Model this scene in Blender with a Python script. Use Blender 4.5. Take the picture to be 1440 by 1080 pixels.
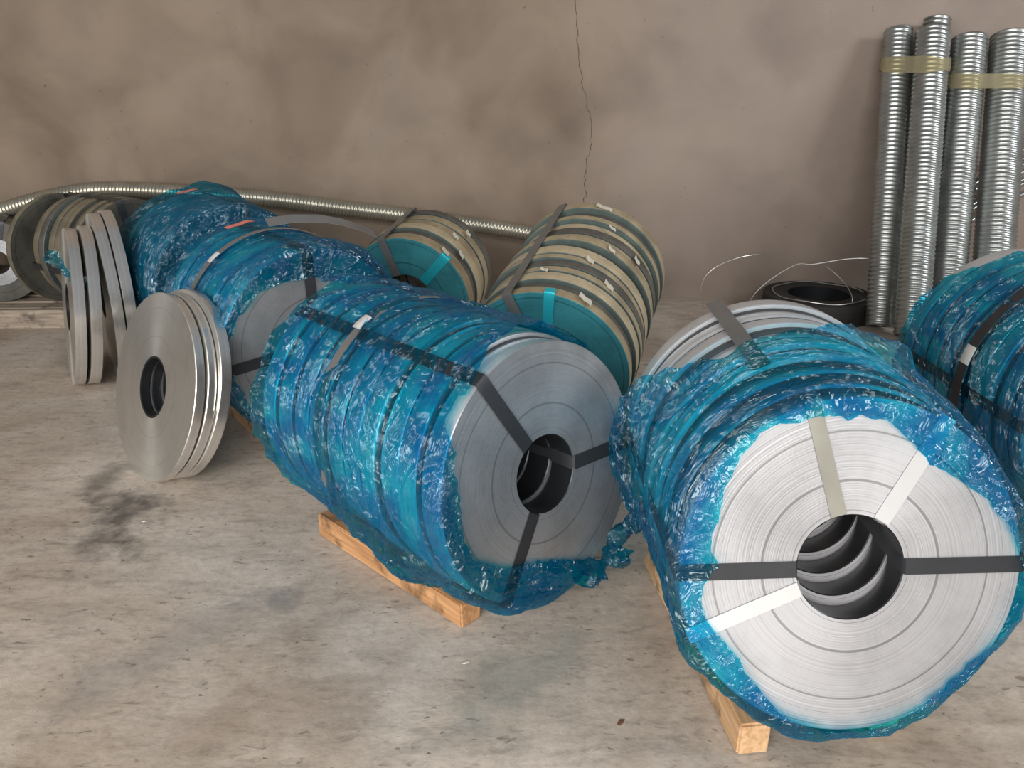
import bpy, bmesh, math, random
import numpy as np
from mathutils import Matrix, Vector

random.seed(7)
rng = np.random.default_rng(7)
scene = bpy.context.scene
for o in list(bpy.data.objects):
    bpy.data.objects.remove(o)
COL = scene.collection
PI = math.pi

# ------------------------------------------------------------------ camera
cam_d = bpy.data.cameras.new('camera')
cam_d.sensor_width = 36.0
cam_d.lens = 1123.0 / 1440.0 * 36.0
cam_d.clip_start = 0.05
cam = bpy.data.objects.new('camera', cam_d)
cam.location = (0, 0, 1.5)
cam.rotation_euler = (math.radians(90 - 21), 0, 0)
COL.objects.link(cam)
scene.camera = cam

# ------------------------------------------------------------------ world and light
world = bpy.data.worlds.new('overcast')
scene.world = world
world.use_nodes = True
bg = world.node_tree.nodes['Background']
bg.inputs[0].default_value = (0.92, 0.95, 1.0, 1)
bg.inputs[1].default_value = 0.20


def area(name, loc, target, sx, sy, power, color):
    d = bpy.data.lights.new(name, 'AREA')
    d.shape = 'RECTANGLE'
    d.size, d.size_y = sx, sy
    d.energy = power
    d.color = color
    o = bpy.data.objects.new(name, d)
    o.location = loc
    o.rotation_euler = (Vector(target) - Vector(loc)).to_track_quat('-Z', 'Y').to_euler()
    COL.objects.link(o)
    return o


# wide open front of the shed behind the camera, to its left, and a smaller window high on the right
area('open_shed_front', (-1.9, -4.0, 2.6), (-0.2, 2.6, 0.2), 8.6, 3.6, 950, (1.0, 0.975, 0.94))
area('side_window', (6.5, 1.0, 3.6), (1.5, 5.0, 1.2), 2.4, 1.6, 230, (0.95, 0.98, 1.0))

vs = scene.view_settings
vs.view_transform = 'Standard'
vs.look = 'None'
vs.gamma = 1.0
vs.use_curve_mapping = False
vs.exposure = 0.0

# ------------------------------------------------------------------ helpers


def smooth(e0, e1, x):
    t = np.clip((x - e0) / (e1 - e0), 0, 1)
    return t * t * (3 - 2 * t)


def _hash(ix, iy, iz):
    h = (ix * 374761393 + iy * 668265263 + iz * 2147483647 + 1013904223) & 0xffffffff
    h = ((h ^ (h >> 13)) * 1274126177) & 0xffffffff
    h = ((h ^ (h >> 16)) * 2246822519) & 0xffffffff
    return ((h ^ (h >> 15)) & 0xffffff) / float(0xffffff) * 2 - 1


def vnoise(x, y, z):
    x, y, z = np.broadcast_arrays(np.asarray(x, float), np.asarray(y, float), np.asarray(z, float))
    xi, yi, zi = np.floor(x), np.floor(y), np.floor(z)
    fx, fy, fz = x - xi, y - yi, z - zi
    u, v, w = [t * t * t * (t * (t * 6 - 15) + 10) for t in (fx, fy, fz)]
    xi, yi, zi = xi.astype(np.int64), yi.astype(np.int64), zi.astype(np.int64)
    c = {}
    for a in (0, 1):
        for b in (0, 1):
            for d in (0, 1):
                c[a, b, d] = _hash(xi + a, yi + b, zi + d)
    x00 = c[0, 0, 0] * (1 - u) + c[1, 0, 0] * u
    x10 = c[0, 1, 0] * (1 - u) + c[1, 1, 0] * u
    x01 = c[0, 0, 1] * (1 - u) + c[1, 0, 1] * u
    x11 = c[0, 1, 1] * (1 - u) + c[1, 1, 1] * u
    return (x00 * (1 - v) + x10 * v) * (1 - w) + (x01 * (1 - v) + x11 * v) * w


def ridge(x, y, z):
    return 1 - 2 * np.abs(vnoise(x, y, z))


def mesh_obj(name, verts, faces, mat, parent=None, smooth_angle=None):
    me = bpy.data.meshes.new(name)
    me.from_pydata([tuple(v) for v in verts], [], [tuple(f) for f in faces])
    me.update()
    if mat is not None:
        me.materials.append(mat)
    if smooth_angle is not None:
        me.polygons.foreach_set('use_smooth', [True] * len(me.polygons))
        if smooth_angle < 3:
            me.set_sharp_from_angle(angle=smooth_angle)
    o = bpy.data.objects.new(name, me)
    COL.objects.link(o)
    if parent is not None:
        o.parent = parent
    return o


def link_mesh(name, me, parent=None):
    o = bpy.data.objects.new(name, me)
    COL.objects.link(o)
    if parent is not None:
        o.parent = parent
    return o


def empty(name, loc, rz=0.0):
    o = bpy.data.objects.new(name, None)
    o.empty_display_size = 0.1
    o.location = loc
    o.rotation_euler = (0, 0, rz)
    COL.objects.link(o)
    return o


def tag(o, label, cat, group=None, kind=None):
    if label:
        o['label'] = label
    if cat:
        o['category'] = cat
    if group:
        o['group'] = group
    if kind:
        o['kind'] = kind
    return o


def grid_faces(nu, nv, wrap_u=False):
    f = []
    for i in range(nu if wrap_u else nu - 1):
        i2 = (i + 1) % nu
        for j in range(nv - 1):
            f.append((i * nv + j, i2 * nv + j, i2 * nv + j + 1, i * nv + j + 1))
    return f


def tube_along(name, pts, rad, mat, parent=None, segs=10, cap=True):
    """round bar along a polyline; rad scalar or list"""
    pts = [Vector(p) for p in pts]
    n = len(pts)
    rads = rad if hasattr(rad, '__len__') else [rad] * n
    V, F = [], []
    prev = None
    for i, p in enumerate(pts):
        t = (pts[min(i + 1, n - 1)] - pts[max(i - 1, 0)]).normalized()
        if prev is None:
            a = t.orthogonal().normalized()
        else:
            a = (prev - t * prev.dot(t)).normalized()
        prev = a
        b = t.cross(a)
        for k in range(segs):
            an = 2 * PI * k / segs
            V.append(p + (a * math.cos(an) + b * math.sin(an)) * rads[i])
    for i in range(n - 1):
        for k in range(segs):
            k2 = (k + 1) % segs
            F.append((i * segs + k, i * segs + k2, (i + 1) * segs + k2, (i + 1) * segs + k))
    if cap:
        F.append(tuple(range(segs))[::-1])
        F.append(tuple((n - 1) * segs + k for k in range(segs)))
    return mesh_obj(name, V, F, mat, parent, 0.9)


def catmull(pts, per):
    P = [np.array(p, float) for p in pts]
    P = [2 * P[0] - P[1]] + P + [2 * P[-1] - P[-2]]
    out = []
    for i in range(1, len(P) - 2):
        for k in range(per):
            t = k / per
            a, b, c, d = P[i - 1:i + 3]
            out.append(0.5 * (2 * b + (c - a) * t + (2 * a - 5 * b + 4 * c - d) * t * t + (3 * b - a - 3 * c + d) * t ** 3))
    out.append(P[-2])
    return out


def timber_mesh(name, sx, sy, sz, mat, seed=0):
    """sawn timber with eased, slightly worn edges; length along y, z from 0"""
    bm = bmesh.new()
    bmesh.ops.create_cube(bm, size=1.0)
    for v in bm.verts:
        v.co = Vector((v.co.x * sx, v.co.y * sy, (v.co.z + .5) * sz))
    bmesh.ops.bevel(bm, geom=bm.edges[:], offset=min(sx, sz) * .06, segments=2, affect='EDGES')
    r = random.Random(seed)
    for v in bm.verts:
        v.co += Vector((r.uniform(-1, 1), r.uniform(-1, 1), r.uniform(-1, 1))) * .0012
        v.co.z = max(v.co.z, 0)
    me = bpy.data.meshes.new(name)
    bm.to_mesh(me)
    bm.free()
    me.materials.append(mat)
    return me


# ------------------------------------------------------------------ materials
def new_mat(name):
    m = bpy.data.materials.new(name)
    m.use_nodes = True
    nt = m.node_tree
    nt.nodes.clear()
    return m, nt, nt.nodes, nt.links


def N(nodes, t, **kw):
    n = nodes.new(t)
    for k, v in kw.items():
        setattr(n, k, v)
    return n


def ramp(nodes, stops):
    r = nodes.new('ShaderNodeValToRGB')
    e = r.color_ramp.elements
    while len(e) < len(stops):
        e.new(0.5)
    for q, (p, c) in zip(e, stops):
        q.position = p
        q.color = c if len(c) == 4 else (*c, 1)
    return r


def g(v):
    return (v, v, v, 1)


def math_n(nodes, links, op, a, b=None, c=None):
    n = nodes.new('ShaderNodeMath')
    n.operation = op
    for i, x in enumerate((a, b, c)):
        if x is None:
            continue
        if isinstance(x, (int, float)):
            n.inputs[i].default_value = x
        else:
            links.new(x, n.inputs[i])
    return n.outputs[0]


def mix_col(nodes, links, fac, a, b, blend='MIX'):
    n = nodes.new('ShaderNodeMix')
    n.data_type = 'RGBA'
    n.blend_type = blend
    for s, x in ((0, fac), (6, a), (7, b)):
        if isinstance(x, (int, float)):
            n.inputs[s].default_value = x
        elif isinstance(x, tuple):
            n.inputs[s].default_value = x if len(x) == 4 else (*x, 1)
        else:
            links.new(x, n.inputs[s])
    return n.outputs[2]


def steel(name, face, tread, metallic=.55, rough=.42, rings=.25, aniso=.6, tread_rough=None, smudge=.15):
    """wound strip: fine concentric turns on the faces, streaks round the tread (axis along local y)"""
    m, nt, nodes, links = new_mat(name)
    out = N(nodes, 'ShaderNodeOutputMaterial')
    p = N(nodes, 'ShaderNodeBsdfPrincipled')
    links.new(p.outputs[0], out.inputs[0])
    tc = N(nodes, 'ShaderNodeTexCoord')
    sep = N(nodes, 'ShaderNodeSeparateXYZ')
    links.new(tc.outputs['Object'], sep.inputs[0])
    r2 = math_n(nodes, links, 'ADD', math_n(nodes, links, 'MULTIPLY', sep.outputs[0], sep.outputs[0]),
                math_n(nodes, links, 'MULTIPLY', sep.outputs[2], sep.outputs[2]))
    r = math_n(nodes, links, 'SQRT', r2)
    # very slightly off round, as wound turns are
    nz = N(nodes, 'ShaderNodeTexNoise')
    nz.inputs['Scale'].default_value = 2.2
    links.new(tc.outputs['Object'], nz.inputs['Vector'])
    r = math_n(nodes, links, 'MULTIPLY_ADD', nz.outputs[0], .012, r)
    n1 = N(nodes, 'ShaderNodeTexNoise', noise_dimensions='1D')
    n1.inputs['Scale'].default_value = 210
    n1.inputs['Detail'].default_value = 3
    links.new(r, n1.inputs['W'])
    n2 = N(nodes, 'ShaderNodeTexNoise', noise_dimensions='1D')
    n2.inputs['Scale'].default_value = 88
    n2.inputs['Detail'].default_value = 3
    links.new(math_n(nodes, links, 'ADD', r, 7.3), n2.inputs['W'])
    rl = ramp(nodes, [(.335, g(1 - rings * 1.6)), (.358, g(1)), (.5, g(1 - rings * .12)), (.72, g(1))])
    links.new(n2.outputs[0], rl.inputs[0])
    rf = ramp(nodes, [(.3, g(1 - rings * .45)), (.7, g(1))])
    links.new(n1.outputs[0], rf.inputs[0])
    facec = mix_col(nodes, links, 1.0, rl.outputs[0], rf.outputs[0], 'MULTIPLY')
    facec = mix_col(nodes, links, 1.0, facec, face, 'MULTIPLY')
    n3 = N(nodes, 'ShaderNodeTexNoise')
    n3.inputs['Scale'].default_value = 5
    n3.inputs['Detail'].default_value = 6
    n3.inputs['Roughness'].default_value = .65
    links.new(tc.outputs['Object'], n3.inputs['Vector'])
    sm = ramp(nodes, [(.38, g(1 - smudge)), (.55, g(1))])
    links.new(n3.outputs[0], sm.inputs[0])
    facec = mix_col(nodes, links, 1.0, facec, sm.outputs[0], 'MULTIPLY')
    # tread streaks
    ny = N(nodes, 'ShaderNodeTexNoise', noise_dimensions='1D')
    ny.inputs['Scale'].default_value = 60
    ny.inputs['Detail'].default_value = 3
    links.new(sep.outputs[1], ny.inputs['W'])
    ry = ramp(nodes, [(.35, g(.8)), (.65, g(1.0))])
    links.new(ny.outputs[0], ry.inputs[0])
    trc = mix_col(nodes, links, 1.0, ry.outputs[0], tread, 'MULTIPLY')
    trc = mix_col(nodes, links, 1.0, trc, sm.outputs[0], 'MULTIPLY')
    sn = N(nodes, 'ShaderNodeSeparateXYZ')
    links.new(tc.outputs['Normal'], sn.inputs[0])
    fm = math_n(nodes, links, 'GREATER_THAN', math_n(nodes, links, 'ABSOLUTE', sn.outputs[1]), .6)
    col = mix_col(nodes, links, fm, trc, facec)
    links.new(col, p.inputs['Base Color'])
    p.inputs['Metallic'].default_value = metallic
    links.new(math_n(nodes, links, 'MULTIPLY_ADD', fm, rough - (tread_rough or rough), (tread_rough or rough)), p.inputs['Roughness'])
    p.inputs['Anisotropic'].default_value = aniso
    tg = N(nodes, 'ShaderNodeTangent', direction_type='RADIAL', axis='Y')
    links.new(tg.outputs[0], p.inputs['Tangent'])
    bp = N(nodes, 'ShaderNodeBump')
    bp.inputs['Strength'].default_value = .22
    bp.inputs['Distance'].default_value = .002
    links.new(math_n(nodes, links, 'MULTIPLY', n1.outputs[0], fm), bp.inputs['Height'])
    links.new(bp.outputs[0], p.inputs['Normal'])
    return m


def simple(name, color, rough=.5, metallic=0.0, var=.12, scale=14, bump=.0):
    m, nt, nodes, links = new_mat(name)
    out = N(nodes, 'ShaderNodeOutputMaterial')
    p = N(nodes, 'ShaderNodeBsdfPrincipled')
    links.new(p.outputs[0], out.inputs[0])
    tc = N(nodes, 'ShaderNodeTexCoord')
    nz = N(nodes, 'ShaderNodeTexNoise')
    nz.inputs['Scale'].default_value = scale
    nz.inputs['Detail'].default_value = 5
    links.new(tc.outputs['Object'], nz.inputs['Vector'])
    rp = ramp(nodes, [(.3, g(1 - var)), (.7, g(1))])
    links.new(nz.outputs[0], rp.inputs[0])
    links.new(mix_col(nodes, links, 1.0, rp.outputs[0], color, 'MULTIPLY'), p.inputs['Base Color'])
    p.inputs['Roughness'].default_value = rough
    p.inputs['Metallic'].default_value = metallic
    if bump:
        bp = N(nodes, 'ShaderNodeBump')
        bp.inputs['Strength'].default_value = bump
        bp.inputs['Distance'].default_value = .004
        links.new(nz.outputs[0], bp.inputs['Height'])
        links.new(bp.outputs[0], p.inputs['Normal'])
    return m


def film_mat(name, tint_a, tint_b, body=(.002, .26, .45), cover=.05, crinkle=.75):
    """thin coloured polythene: tinted see-through sheet with a glossy, crinkled surface"""
    m, nt, nodes, links = new_mat(name)
    out = N(nodes, 'ShaderNodeOutputMaterial')
    tc = N(nodes, 'ShaderNodeTexCoord')
    nz = N(nodes, 'ShaderNodeTexNoise')
    nz.inputs['Scale'].default_value = 6
    nz.inputs['Detail'].default_value = 4
    nz.inputs['Distortion'].default_value = 1.2
    links.new(tc.outputs['Object'], nz.inputs['Vector'])
    tr = N(nodes, 'ShaderNodeBsdfTransparent')
    rp = ramp(nodes, [(.36, tint_b), (.60, tint_a)])
    links.new(nz.outputs[0], rp.inputs[0])
    links.new(rp.outputs[0], tr.inputs[0])
    vo = N(nodes, 'ShaderNodeTexVoronoi', feature='DISTANCE_TO_EDGE')
    vo.inputs['Scale'].default_value = 19
    n2 = N(nodes, 'ShaderNodeTexNoise')
    n2.inputs['Scale'].default_value = 7
    n2.inputs['Detail'].default_value = 3
    links.new(tc.outputs['Object'], n2.inputs['Vector'])
    va = N(nodes, 'ShaderNodeVectorMath', operation='MULTIPLY_ADD')
    va.inputs[1].default_value = (.16, .16, .16)
    links.new(n2.outputs['Color'], va.inputs[0])
    links.new(tc.outputs['Object'], va.inputs[2])
    links.new(va.outputs[0], vo.inputs['Vector'])
    n4 = N(nodes, 'ShaderNodeTexNoise')
    n4.inputs['Scale'].default_value = 22
    n4.inputs['Detail'].default_value = 4
    n4.inputs['Distortion'].default_value = 2.0
    links.new(va.outputs[0], n4.inputs['Vector'])
    sp = N(nodes, 'ShaderNodeSeparateXYZ')
    links.new(tc.outputs['Object'], sp.inputs[0])
    ang = math_n(nodes, links, 'ARCTAN2', math_n(nodes, links, 'SUBTRACT', sp.outputs[2], .48), sp.outputs[0])
    cb = N(nodes, 'ShaderNodeCombineXYZ')
    links.new(math_n(nodes, links, 'MULTIPLY', ang, 1.1), cb.inputs[0])
    links.new(math_n(nodes, links, 'MULTIPLY', math_n(nodes, links, 'MULTIPLY_ADD', n2.outputs[0], .16, sp.outputs[1]), 30.0), cb.inputs[1])
    s1 = N(nodes, 'ShaderNodeTexNoise')
    s1.inputs['Scale'].default_value = 1.4
    s1.inputs['Detail'].default_value = 4
    s1.inputs['Roughness'].default_value = .6
    links.new(cb.outputs[0], s1.inputs['Vector'])
    streak = math_n(nodes, links, 'ABSOLUTE', math_n(nodes, links, 'SUBTRACT', s1.outputs[0], .5))
    pm = N(nodes, 'ShaderNodeTexNoise')
    pm.inputs['Scale'].default_value = 4.5
    pm.inputs['Detail'].default_value = 3
    pm.inputs['Distortion'].default_value = .8
    links.new(tc.outputs['Object'], pm.inputs['Vector'])
    pr = ramp(nodes, [(.50, g(.03)), (.66, g(1))])
    links.new(pm.outputs[0], pr.inputs[0])
    crk = math_n(nodes, links, 'MULTIPLY_ADD', math_n(nodes, links, 'MINIMUM', vo.outputs[0], .25), 2.0, n4.outputs[0])
    hgt = math_n(nodes, links, 'MULTIPLY_ADD', crk, pr.outputs[0], math_n(nodes, links, 'MULTIPLY', streak, 3.6))
    bp = N(nodes, 'ShaderNodeBump')
    bp.inputs['Strength'].default_value = crinkle
    bp.inputs['Distance'].default_value = .016
    links.new(hgt, bp.inputs['Height'])
    df = N(nodes, 'ShaderNodeBsdfDiffuse')
    df.inputs[0].default_value = (*body, 1)
    links.new(bp.outputs[0], df.inputs['Normal'])
    tl = N(nodes, 'ShaderNodeBsdfTranslucent')
    tl.inputs[0].default_value = (*body, 1)
    mb = N(nodes, 'ShaderNodeMixShader')
    mb.inputs[0].default_value = .4
    links.new(df.outputs[0], mb.inputs[1])
    links.new(tl.outputs[0], mb.inputs[2])
    lw = N(nodes, 'ShaderNodeLayerWeight')
    lw.inputs[0].default_value = .5
    ms = N(nodes, 'ShaderNodeMixShader')
    f3 = math_n(nodes, links, 'POWER', lw.outputs['Facing'], 3.0)
    fac = math_n(nodes, links, 'MULTIPLY_ADD', f3, .5, cover)
    fac = math_n(nodes, links, 'MULTIPLY_ADD', math_n(nodes, links, 'SUBTRACT', .5, nz.outputs[0]), .5, fac)
    fc = N(nodes, 'ShaderNodeClamp')
    fc.inputs[1].default_value = .02
    fc.inputs[2].default_value = .85
    links.new(fac, fc.inputs[0])
    links.new(fc.outputs[0], ms.inputs[0])
    links.new(tr.outputs[0], ms.inputs[1])
    links.new(mb.outputs[0], ms.inputs[2])
    gl = N(nodes, 'ShaderNodeBsdfGlossy')
    gl.inputs['Color'].default_value = (.82, .95, 1, 1)
    gl.inputs['Roughness'].default_value = .07
    links.new(bp.outputs[0], gl.inputs['Normal'])
    lb = N(nodes, 'ShaderNodeLayerWeight')
    lb.inputs[0].default_value = .5
    links.new(bp.outputs[0], lb.inputs['Normal'])
    gf = math_n(nodes, links, 'MULTIPLY_ADD', math_n(nodes, links, 'POWER', lb.outputs['Facing'], 3.0), .26, .062)
    m2 = N(nodes, 'ShaderNodeMixShader')
    links.new(gf, m2.inputs[0])
    links.new(ms.outputs[0], m2.inputs[1])
    links.new(gl.outputs[0], m2.inputs[2])
    links.new(m2.outputs[0], out.inputs[0])
    return m


def wood_mat(name, c1, c2):
    m, nt, nodes, links = new_mat(name)
    out = N(nodes, 'ShaderNodeOutputMaterial')
    p = N(nodes, 'ShaderNodeBsdfPrincipled')
    links.new(p.outputs[0], out.inputs[0])
    tc = N(nodes, 'ShaderNodeTexCoord')
    mp = N(nodes, 'ShaderNodeMapping')
    mp.inputs['Scale'].default_value = (34, 2.2, 34)
    links.new(tc.outputs['Object'], mp.inputs[0])
    nz = N(nodes, 'ShaderNodeTexNoise')
    nz.inputs['Scale'].default_value = 1.6
    nz.inputs['Detail'].default_value = 6
    nz.inputs['Distortion'].default_value = .8
    links.new(mp.outputs[0], nz.inputs['Vector'])
    rp = ramp(nodes, [(.32, c2), (.62, c1)])
    links.new(nz.outputs[0], rp.inputs[0])
    n2 = N(nodes, 'ShaderNodeTexNoise')
    n2.inputs['Scale'].default_value = 9
    n2.inputs['Detail'].default_value = 5
    links.new(tc.outputs['Object'], n2.inputs['Vector'])
    r2 = ramp(nodes, [(.34, g(.35)), (.46, g(1))])
    links.new(n2.outputs[0], r2.inputs[0])
    links.new(mix_col(nodes, links, 1.0, rp.outputs[0], r2.outputs[0], 'MULTIPLY'), p.inputs['Base Color'])
    p.inputs['Roughness'].default_value = .75
    bp = N(nodes, 'ShaderNodeBump')
    bp.inputs['Strength'].default_value = .4
    bp.inputs['Distance'].default_value = .003
    links.new(nz.outputs[0], bp.inputs['Height'])
    links.new(bp.outputs[0], p.inputs['Normal'])
    return m


def floor_mat():
    m, nt, nodes, links = new_mat('concrete_floor')
    out = N(nodes, 'ShaderNodeOutputMaterial')
    p = N(nodes, 'ShaderNodeBsdfPrincipled')
    links.new(p.outputs[0], out.inputs[0])
    tc = N(nodes, 'ShaderNodeTexCoord')

    def noise(scale, det, rough=.55, dist=0., mapping=None):
        n = N(nodes, 'ShaderNodeTexNoise')
        n.inputs['Scale'].default_value = scale
        n.inputs['Detail'].default_value = det
        n.inputs['Roughness'].default_value = rough
        n.inputs['Distortion'].default_value = dist
        if mapping:
            mp = N(nodes, 'ShaderNodeMapping')
            mp.inputs['Scale'].default_value = mapping[0]
            mp.inputs['Rotation'].default_value = (0, 0, mapping[1])
            mp.inputs['Location'].default_value = mapping[2]
            links.new(tc.outputs['Object'], mp.inputs[0])
            links.new(mp.outputs[0], n.inputs['Vector'])
        else:
            links.new(tc.outputs['Object'], n.inputs['Vector'])
        return n.outputs[0]
    big = noise(1.1, 6, .6, .4)
    r1 = ramp(nodes, [(.28, (.30, .232, .172)), (.44, (.425, .352, .285)), (.60, (.53, .462, .395)), (.8, (.47, .42, .365))])
    links.new(big, r1.inputs[0])
    col = r1.outputs[0]
    # brush-like streaks of the trowelled slab
    st = noise(3.0, 6, .65, .6, ((1, 4.0, 1), .75, (0, 0, 0)))
    r2 = ramp(nodes, [(.32, g(.80)), (.5, g(1)), (.7, g(1.06))])
    links.new(st, r2.inputs[0])
    col = mix_col(nodes, links, 1.0, col, r2.outputs[0], 'MULTIPLY')
    st2 = noise(11.0, 6, .7, 1.0, ((1, 2.6, 1), .8, (2, 5, 0)))
    r2b = ramp(nodes, [(.33, g(.72)), (.46, g(.96)), (.6, g(1.04))])
    links.new(st2, r2b.inputs[0])
    col = mix_col(nodes, links, 1.0, col, r2b.outputs[0], 'MULTIPLY')
    fine = noise(38, 5, .7)
    r3 = ramp(nodes, [(.3, g(.84)), (.55, g(1)), (.75, g(1.06))])
    links.new(fine, r3.inputs[0])
    col = mix_col(nodes, links, 1.0, col, r3.outputs[0], 'MULTIPLY')
    # dark pits and scuffs
    pit = noise(15, 3, .55, .5, ((1, 2.2, 1), .7, (3, 1, 0)))
    r4 = ramp(nodes, [(.655, g(0)), (.70, g(1))])
    links.new(pit, r4.inputs[0])
    col = mix_col(nodes, links, math_n(nodes, links, 'MULTIPLY', r4.outputs[0], .6), col, (.12, .095, .075))
    pit2 = noise(34, 2, .5, .3, ((1, 1.6, 1), .6, (8, 4, 0)))
    r5 = ramp(nodes, [(.70, g(0)), (.735, g(1))])
    links.new(pit2, r5.inputs[0])
    col = mix_col(nodes, links, math_n(nodes, links, 'MULTIPLY', r5.outputs[0], .7), col, (.07, .06, .05))
    # stains: (x, y, rx, ry, rot, colour, amount)
    sep = N(nodes, 'ShaderNodeSeparateXYZ')
    links.new(tc.outputs['Object'], sep.inputs[0])
    wob = noise(5, 5, .65)
    for (x, y, rx, ry, rot, c, amt) in [
            (-1.42, 2.52, .16, .34, .35, (.035, .033, .030), .8), (-1.62, 2.85, .10, .22, .3, (.10, .085, .07), .7),
            (-.72, 2.05, .10, .10, 0, (.14, .14, .135), .55), (.05, 1.72, .17, .34, -.5, (.20, .225, .21), .45),
            (-.62, 1.62, .5, .25, .4, (.26, .19, .14), .4), (1.45, 1.45, .3, .3, 0, (.22, .16, .11), .5),
            (-.95, 1.85, .5, .12, .8, (.23, .21, .20), .35), (.75, 1.15, .6, .16, .5, (.27, .24, .19), .4)]:
        dx = math_n(nodes, links, 'SUBTRACT', sep.outputs[0], x)
        dy = math_n(nodes, links, 'SUBTRACT', sep.outputs[1], y)
        ca, sa = math.cos(rot), math.sin(rot)
        a = math_n(nodes, links, 'ADD', math_n(nodes, links, 'MULTIPLY', dx, ca / rx), math_n(nodes, links, 'MULTIPLY', dy, sa / rx))
        b = math_n(nodes, links, 'ADD', math_n(nodes, links, 'MULTIPLY', dx, -sa / ry), math_n(nodes, links, 'MULTIPLY', dy, ca / ry))
        d = math_n(nodes, links, 'SQRT', math_n(nodes, links, 'ADD', math_n(nodes, links, 'MULTIPLY', a, a), math_n(nodes, links, 'MULTIPLY', b, b)))
        d = math_n(nodes, links, 'MULTIPLY_ADD', math_n(nodes, links, 'SUBTRACT', wob, .5), 3.2, d)
        rr = ramp(nodes, [(.15, g(amt)), (1.0, g(0))])
        links.new(d, rr.inputs[0])
        col = mix_col(nodes, links, rr.outputs[0], col, c)
    links.new(col, p.inputs['Base Color'])
    rr = ramp(nodes, [(.3, g(.42)), (.7, g(.62))])
    links.new(big, rr.inputs[0])
    links.new(rr.outputs[0], p.inputs['Roughness'])
    p.inputs['Specular IOR Level'].default_value = .35
    bp = N(nodes, 'ShaderNodeBump')
    bp.inputs['Strength'].default_value = .3
    bp.inputs['Distance'].default_value = .006
    links.new(fine, bp.inputs['Height'])
    links.new(bp.outputs[0], p.inputs['Normal'])
    return m


def wall_mat():
    m, nt, nodes, links = new_mat('rendered_wall')
    out = N(nodes, 'ShaderNodeOutputMaterial')
    p = N(nodes, 'ShaderNodeBsdfPrincipled')
    links.new(p.outputs[0], out.inputs[0])
    tc = N(nodes, 'ShaderNodeTexCoord')

    def noise(scale, det, rough=.55, dist=0., sc=(1, 1, 1), rot=0, loc=(0, 0, 0)):
        n = N(nodes, 'ShaderNodeTexNoise')
        n.inputs['Scale'].default_value = scale
        n.inputs['Detail'].default_value = det
        n.inputs['Roughness'].default_value = rough
        n.inputs['Distortion'].default_value = dist
        mp = N(nodes, 'ShaderNodeMapping')
        mp.inputs['Scale'].default_value = sc
        mp.inputs['Rotation'].default_value = (0, rot, 0)
        mp.inputs['Location'].default_value = loc
        links.new(tc.outputs['Object'], mp.inputs[0])
        links.new(mp.outputs[0], n.inputs['Vector'])
        return n.outputs[0]
    a = noise(1.5, 4, .5, .6)
    r1 = ramp(nodes, [(.30, (.142, .104, .074)), (.47, (.185, .139, .101)), (.62, (.220, .168, .125)), (.78, (.204, .165, .130))])
    links.new(a, r1.inputs[0])
    col = r1.outputs[0]
    # the bay right of the crack is a slightly greyer, paler render
    sep = N(nodes, 'ShaderNodeSeparateXYZ')
    links.new(tc.outputs['Object'], sep.inputs[0])
    rs = ramp(nodes, [(.0, g(0)), (1.0, g(1))])
    links.new(math_n(nodes, links, 'MULTIPLY_ADD', sep.outputs[0], 1.2, -.35), rs.inputs[0])
    col = mix_col(nodes, links, math_n(nodes, links, 'MULTIPLY', rs.outputs[0], .5), col, (.270, .220, .195))
    b = noise(1.9, 4, .5, .2, (1.0, 1, 1.1), .6, (4, 0, 2))
    r2 = ramp(nodes, [(.30, g(.82)), (.5, g(1)), (.7, g(1.06))])
    links.new(b, r2.inputs[0])
    col = mix_col(nodes, links, 1.0, col, r2.outputs[0], 'MULTIPLY')
    c = noise(30, 4, .6, .2)
    r3 = ramp(nodes, [(.69, g(1)), (.725, g(.45))])
    links.new(c, r3.inputs[0])
    col = mix_col(nodes, links, .7, col, r3.outputs[0], 'MULTIPLY')
    links.new(col, p.inputs['Base Color'])
    p.inputs['Roughness'].default_value = .62
    p.inputs['Specular IOR Level'].default_value = .3
    bp = N(nodes, 'ShaderNodeBump')
    bp.inputs['Strength'].default_value = .25
    bp.inputs['Distance'].default_value = .01
    links.new(b, bp.inputs['Height'])
    links.new(bp.outputs[0], p.inputs['Normal'])
    return m


M = {}
M['floor'] = floor_mat()
M['wall'] = wall_mat()
M['zinc'] = steel('galvanised_strip', (.47, .465, .478), (.64, .64, .65), .5, .42, .28, .5, .33)
M['zinc_grey'] = steel('shaded_strip', (.36, .37, .385), (.93, .94, .95), .68, .36, .20, .6, .27, smudge=.18)  # same steel as zinc, its face colour darkened to carry shade
M['zinc_bright'] = steel('bright_strip', (.72, .70, .65), (.88, .87, .85), .90, .28, .07, .8, .20, smudge=.10)
M['teal'] = steel('teal_filmed_strip', (.05, .27, .31), (.05, .30, .34), .45, .40, .25, .6, smudge=.3)
M['kraft_front'] = steel('kraft_edged_teal_face', (.045, .24, .28), (.40, .32, .20), .15, .45, .3, .5, smudge=.3)
M['kraft'] = steel('kraft_edged_strip', (.09, .12, .11), (.40, .32, .20), .10, .50, .3, .2, smudge=.35)
M['kraft_pale'] = steel('pale_kraft_strip', (.09, .12, .11), (.50, .41, .27), .10, .48, .3, .2, smudge=.25)
M['dull_tread'] = steel('dull_grey_strip', (.08, .10, .095), (.16, .15, .13), .4, .5, .3, .2, smudge=.4)
M['olive'] = steel('olive_strip', (.085, .082, .068), (.235, .20, .135), .25, .48, .25, .3, smudge=.4)
M['gap_shade_ring'] = simple('gap_shade_black', (.035, .035, .038), .6, 0, .4, 12)  # near-black colour standing in for deep shade between the discs
M['dark_coil'] = steel('blackened_strip', (.022, .022, .022), (.03, .028, .025), .2, .6, .3, .2)
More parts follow.
